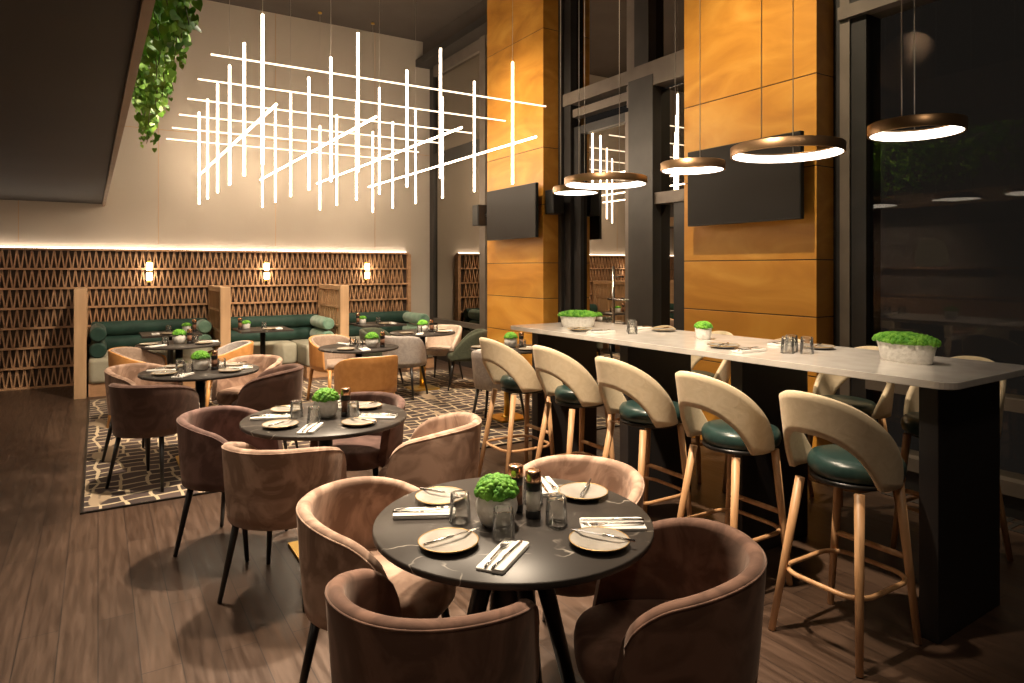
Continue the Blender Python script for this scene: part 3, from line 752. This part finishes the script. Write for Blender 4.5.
def stool(loc, face, label):
    t = thing('bar_stool', label, 'bar stool', (*loc, .012 if loc[1] > 5.17 else 0), math.radians(face), 'cream backed bar stools')
    part('st', 'backrest', stool_shell, 'stool_cream', t)
    part('st', 'seat', lambda: MB().lathe([(0, .695), (.18, .695), (.198, .705), (.205, .73), (.203, .755), (.19, .775), (.15, .785), (0, .79)], 40, (.075, 0, 0), True, 1.0, .94), 'leather_green', t)
    part('st', 'seat_base', lambda: MB().lathe([(0, .676), (.172, .676), (.176, .68), (.176, .695), (0, .695)], 32, (.05, 0, 0)), 'black_leg', t)
    for sx in (-1, 1):
        for sy in (-1, 1):
            part(('stl', sx, sy), 'leg', lambda: MB().tube([((.17 if sx > 0 else -.125), sy * .135, .676), ((.20 if sx > 0 else -.235), sy * .20, .003)], [.0205, .0145], 12), 'stool_wood', t)
    def hoop():
        z = .275; k = 1 - z / .675; x = .135 + .10 * k + .012; xf = .17 + .03 * k + .012; y = .135 + .065 * k + .012
        p = [(q[0], q[1], z) for q in rrect(-x, -y, xf, y, .10, 8)]
        return MB().tube(p, .0105, 10, True)
    part('st', 'foot_hoop', hoop, 'stool_wood', t)
    def bar_():
        z = .36; k = 1 - z / .675; x = .17 + .03 * k; y = .135 + .065 * k
        return MB().tube([(x, -y, z), (x, y, z)], .014, 8)
    part('st', 'foot_bar', bar_, 'stool_wood', t)
nm = ('nearest', 'second nearest', 'third', 'fourth', 'farthest')
for y, w_ in zip((1.70, 2.32, 2.97, 3.64, 4.26), nm):
    stool((2.765 if y < 4 else 2.70, y), 0, '%s cream backed bar stool on the camera side of the bar' % w_)
for y, w_ in zip((1.86, 2.44, 3.05, 3.68, 4.30), nm):
    stool((4.0, y), 180, '%s cream backed bar stool on the window side of the bar' % w_)
# things on the bar
moss_pot((3.25, 4.24), BZ, 'long oval white planter of moss at the far end of the bar', 'long', math.radians(-40))
moss_pot((3.40, 3.08), BZ, 'small round white pot of moss midway along the bar', 'small')
moss_pot((3.44, 1.80), BZ, 'long oval white planter of moss at the near end of the bar', 'long', math.radians(80), 1.1)
for (x, y), w_ in zip(((3.25, 3.60), (3.33, 3.70)), ('front', 'rear')):
    tumbler((x, y), BZ, '%s upturned tumbler of the pair on the far half of the bar' % w_, 'upturned tumblers')
for (x, y), w_ in zip(((3.24, 2.33), (3.31, 2.26), (3.33, 2.37)), ('left', 'middle', 'right')):
    tumbler((x, y), BZ, '%s upturned tumbler of the three on the near half of the bar' % w_, 'upturned tumblers')
for (px, py, nx, ny, fa, w_) in ((3.06, 3.97, 3.10, 3.77, 0, 'far half of the bar, stool side'), (3.57, 3.62, 3.55, 3.85, 180, 'far half of the bar, window side'),
                                 (3.13, 2.68, 3.10, 2.48, 0, 'near half of the bar, stool side'), (3.56, 2.36, 3.55, 2.58, 180, 'near half of the bar, window side')):
    plate((px, py), BZ, 'grey side plate on the %s' % w_, 'side plates on tables')
    napkin((nx, ny), BZ, math.radians(fa), 'folded white napkin on the %s' % w_, 'folded napkins')
    a = math.radians(fa)
    single('fk', 'fork', fork_m, 'steel', (nx, ny + .018, BZ + .0125), a, 'steel fork on the napkin, %s' % w_, 'fork', 'table forks')
    single('kn', 'knife', knife_m, 'steel', (nx, ny - .018, BZ + .0125), a, 'steel knife on the napkin, %s' % w_, 'knife', 'table knives')
    single('kn', 'butter_knife', knife_m, 'steel', (px, py, BZ + .0185), a + .4, 'butter knife lying across the plate, %s' % w_, 'knife', 'butter knives')

# ------------------------------------------------------------------ televisions and speakers on the pillars
def tv(y, z, w, h, rz, label):
    t = thing('television', label, 'television', (PX - .13, y, z), rz, 'wall televisions')
    bx((-.025, -w / 2, -h / 2), (.02, w / 2, h / 2)).build('casing', 'screen_frame', t, .004)
    bx((-.0275, -w / 2 + .008, -h / 2 + .012), (-.0252, w / 2 - .008, h / 2 - .008)).build('screen', 'screen', t)
    m = MB().box((.02, -.12, -.12), (.04, .12, .12)); m.tube([(.04, 0, 0), (.12, 0, 0)], .03, 10); m.box((.105, -.1, -.15), (.1298, .1, .15))
    m.build('bracket', 'black_metal', t)
tv(7.46, 2.32, 1.22, .68, 0, 'blank flat screen television on the far wooden pillar')
tv(3.77, 2.32, 1.16, .68, 0, 'blank flat screen television on the near wooden pillar')
def speaker(loc, label, dy=1):
    t = thing('wall_speaker', label, 'speaker', loc, 0, 'small black speakers')
    bx((-.08, -.09, -.15), (.08, .09, .15)).build('cabinet', 'black_metal', t, .01)
    bx((-.085, -.075, -.135), (-.0802, .075, .135)).build('grille', 'screen_frame', t)
    MB().tube([(.04, .08 * dy, 0), (.06, .126 * dy, 0)], .02, 8).build('bracket', 'black_metal', t)
speaker((4.83, 6.785, 2.42), 'small black speaker at the window side edge of the far pillar')
speaker((4.70, 8.45, 2.36), 'small black speaker left of the far television', -1)

# ------------------------------------------------------------------ linear chandelier
L = 1.33; gx = [.935 * L + .656 * L * k for k in range(4)]; gy = [4.668 * L + .658 * L * j for j in range(6)]
zt0 = 1.6 + .694 * L; zt1 = zt0 + L; zl = 1.6 + 1.37 * L; zl2 = 1.6 + 1.03 * L
ch_ = thing('chandelier', 'large grid chandelier of thin glowing warm white rods over the dining tables', 'chandelier', (gx[1], gy[2], zt1))
cx0, cy0, cz0 = ch_.location
def rel(p): return (p[0] - cx0, p[1] - cy0, p[2] - cz0)
for x in gx:
    for y in gy:
        MB().tube([rel((x, y, zt0)), rel((x, y, zt1))], .0125, 8).build('light_rod', 'tube_glow', ch_)
for y in gy:
    MB().tube([rel((.615 * L, y - .02, zl)), rel((3.225 * L, y - .02, zl))], .008, 8).build('cross_rod', 'tube_glow_side', ch_)
for x in gx:
    MB().tube([rel((x + .025, 4.35 * L, zl2)), rel((x + .025, 8.16 * L, zl2))], .0105, 8).build('long_rod', 'tube_glow', ch_)
for (i, j) in ((0, 0), (0, 2), (1, 1), (1, 3), (2, 5), (3, 3), (3, 5), (3, 0), (2, 2)):
    m = MB().tube([rel((gx[i], gy[j], zt1)), rel((gx[i], gy[j], CEIL - .02))], .0025, 5)
    c = m.build('cable', 'cable', ch_)
    MB().lathe([(0, -.02), (.03, -.02), (.03, 0), (0, 0)], 16, rel((gx[i], gy[j], CEIL))).build('canopy', 'brass', c)

# ring pendants over the bar
def ring(y, R_, label, ang=0):
    zb = 2.235
    t = thing('ring_pendant', label, 'pendant lamp', (3.30 + ang, y, zb), 0, 'ring pendants over the bar')
    MB().lathe([(R_, .002), (R_, .052), (R_ - .004, .055), (R_ - .03, .055), (R_ - .03, .046), (R_ - .012, .046), (R_ - .012, .002), (R_ - .008, 0), (R_ - .003, 0), (R_, .002)], 72).build('band', 'bronze', t)
    MB().lathe([(R_ - .0125, .003), (R_ - .022, .008), (R_ - .026, .0455), (R_ - .0125, .0455), (R_ - .0125, .003)], 72).build('light_ring', 'ring_glow', t)
    for a in (.5, .5 + PI * .9):
        p = (R_ * .96 * math.cos(a), R_ * .96 * math.sin(a))
        MB().tube([(p[0], p[1], .055), (p[0], p[1], CEIL - zb)], .0028, 5).build('cable', 'cable', t)
for y, R_, lb in ((1.68, .205, 'small glowing ring pendant over the near end of the bar'), (2.38, .302, 'large glowing ring pendant before the near television'),
                  (3.08, .205, 'small glowing ring pendant over the middle of the bar'), (3.96, .315, 'large glowing ring pendant over the far half of the bar'),
                  (4.53, .195, 'small glowing ring pendant over the far end of the bar')):
    ring(y, R_, lb, .15 if y > 4.4 else 0)

# ------------------------------------------------------------------ hanging vines along the soffit edge
def leaf_pts(c, size, nrm, updir):
    n = nrm.normalized(); u = (updir - n * updir.dot(n)).normalized(); w = n.cross(u)
    prof = [(0, 0), (.35, .18), (.5, -.1), (.42, -.45), (0, -1.0), (-.42, -.45), (-.5, -.1), (-.35, .18)]
    return [c + (w * x + u * y + n * (-.12 * abs(x))) * size for x, y in prof]
def vines(y0, y1, zbots, label, seed, nst):
    rnd = random.Random(seed)
    t = thing('hanging_vine', label, 'plant', (.25, (y0 + y1) / 2, 3.42), 0, 'trailing vines on the soffit')
    ox, oy, oz = t.location; lv = MB(); st = MB()
    for s in range(nst):
        f = (s + .5) / nst; y = y0 + (y1 - y0) * f + rnd.uniform(-.06, .06); zb = zbots[0] + (zbots[1] - zbots[0]) * f + rnd.uniform(0, .38) * (s % 3 != 0)
        x = .20; z = 3.42; pts = []; w1_, w2_ = rnd.uniform(0, 6), rnd.uniform(.01, .03); out = rnd.uniform(.10, .26) * (.62 + .1 * y / 5)
        nn = 26
        for i in range(nn + 1):
            q = i / nn
            pts.append(Vector((x + out * min(1, q * 4) ** .5 + w2_ * math.sin(w1_ + q * 9) - ox, y + w2_ * 2 * math.sin(w1_ * 2 + q * 7) - oy, z + (zb - z) * q + .06 * math.sin(PI * min(1, q * 5)) - oz)))
        st.tube(pts, [.003] * nn + [.0015], 5)
        for i in range(1, nn + 1):
            for k in range(2 if i % 2 else 3):
                c = pts[i] + Vector((rnd.uniform(-.06, .06), rnd.uniform(-.06, .06), rnd.uniform(-.03, .03)))
                v = leaf_pts(c, rnd.uniform(.035, .066) * (1 if i < nn - 2 else .6), Vector((rnd.uniform(-.5, .9), -rnd.uniform(.4, 1), rnd.uniform(-.6, .5))), Vector((rnd.uniform(-.7, .7), rnd.uniform(-.5, .5), 1)))
                lv.add(v, [(0, 1, 2, 3), (0, 3, 4), (0, 4, 5), (0, 5, 6, 7)], True)
    st.build('stems', 'stem', t); lv.build('leaves', 'leaf', t)
vines(3.2, 4.1, (2.85, 2.80), 'trailing green vine hanging highest, at the top edge of the photo', 1, 12)
vines(4.1, 5.0, (2.78, 2.70), 'trailing green vine in the middle of the hanging foliage', 2, 13)
vines(5.0, 6.1, (2.66, 2.56), 'trailing green vine reaching lowest along the dark soffit', 3, 15)

# ------------------------------------------------------------------ lights
def spot(loc, tgt, power, size=60, blend=.6, col=(1, .78, .55), r=.08):
    d = bpy.data.lights.new('spot', 'SPOT'); d.energy = power; d.spot_size = math.radians(size); d.spot_blend = blend; d.color = col; d.shadow_soft_size = r
    o = bpy.data.objects.new('unseen_spot', d); C.objects.link(o); o.location = loc  # lamp only, no visible fixture; several are added fill
    o.rotation_euler = (Vector(tgt) - Vector(loc)).to_track_quat('-Z', 'Y').to_euler()
WARM = (1, .80, .58)
spot((2.2, 3.5, 5.5), (1.15, 1.9, .6), 1500, 40, .8, WARM, .15)
spot((2.0, 5.4, 5.5), (1.1, 3.7, .6), 1500, 44, .8, WARM, .12)
spot((.5, 5.2, 5.5), (.1, 3.2, 0), 1000, 46, .9, WARM, .15)
spot((2.6, 5.4, 5.5), (2.7, 7.2, .5), 1500, 60, .8, WARM)
spot((1.0, 5.0, 5.5), (.7, 6.2, .5), 1100, 46, .8, WARM)
spot((1.6, 5.6, 5.4), (1.2, 9.4, .6), 750, 50, .8, WARM)  # added spot, lifts the lattice and the left booths
spot((3.4, 6.4, 5.4), (3.4, 9.6, .7), 700, 50, .8, WARM)  # added spot, same lift for the right booths
spot((-3.4, 7.6, 2.44), (-5.05, 8.0, 1.3), 160, 120, .9, WARM)  # added spot, makes the brick wall show in the window reflection
spot((-.9, 6.0, 2.44), (-1.2, 10.8, 1.0), 60, 70, .8, WARM)
AMB = (1, .80, .52)
spot((2.6, 7.2, 5.4), (PX, 7.5, 2.6), 350, 66, .9, AMB)
spot((2.6, 3.4, 5.4), (PX, 3.85, 2.2), 470, 70, .9, AMB)
spot((.7, 2.2, 5.5), (2.7, 3.0, .9), 1600, 40, .9, WARM)
spot((1.4, -.6, 5.5), (1.4, 1.6, .4), 80, 80, .9, WARM, .3)  # unseen fill spot added for the foreground
# unseen fill spots added under the low soffit and on the bar side of the room
for x, y, p in ((-.7, .6, 14), (-.7, 3.6, 22), (-.7, 6.6, 10), (-3.2, 3.5, 60), (-3.2, 7.0, 140), (-3.2, 9.5, 60)):
    spot((x, y, 2.44), (x + .2, y, 0), p, 140, .9, WARM, .1)
spot((1.9, 4.6, 5.2), (.35, 4.6, 2.8), 200, 50, .8, (1, .9, .75))  # spot added to brighten the hanging vines
w = bpy.data.worlds.new('night'); sc.world = w; w.use_nodes = True
bg = w.node_tree.nodes['Background']; bg.inputs[0].default_value = (.9, .75, .62, 1); bg.inputs[1].default_value = .009

# ------------------------------------------------------------------ camera
cam = bpy.data.cameras.new('camera'); co = bpy.data.objects.new('camera', cam); C.objects.link(co); sc.camera = co
th = math.atan((512 - 98) / 667)
co.location = (0, 0, 1.6); co.rotation_euler = (PI / 2, 0, -th)
cam.sensor_width = 36; cam.lens = 667 / 1024 * 36; cam.sensor_fit = 'HORIZONTAL'
cam.shift_y = -(341.5 - 268) / 1024
cam.clip_start = .05
sc.view_settings.view_transform = 'Standard'
sc.view_settings.look = 'None'
sc.view_settings.exposure = .52
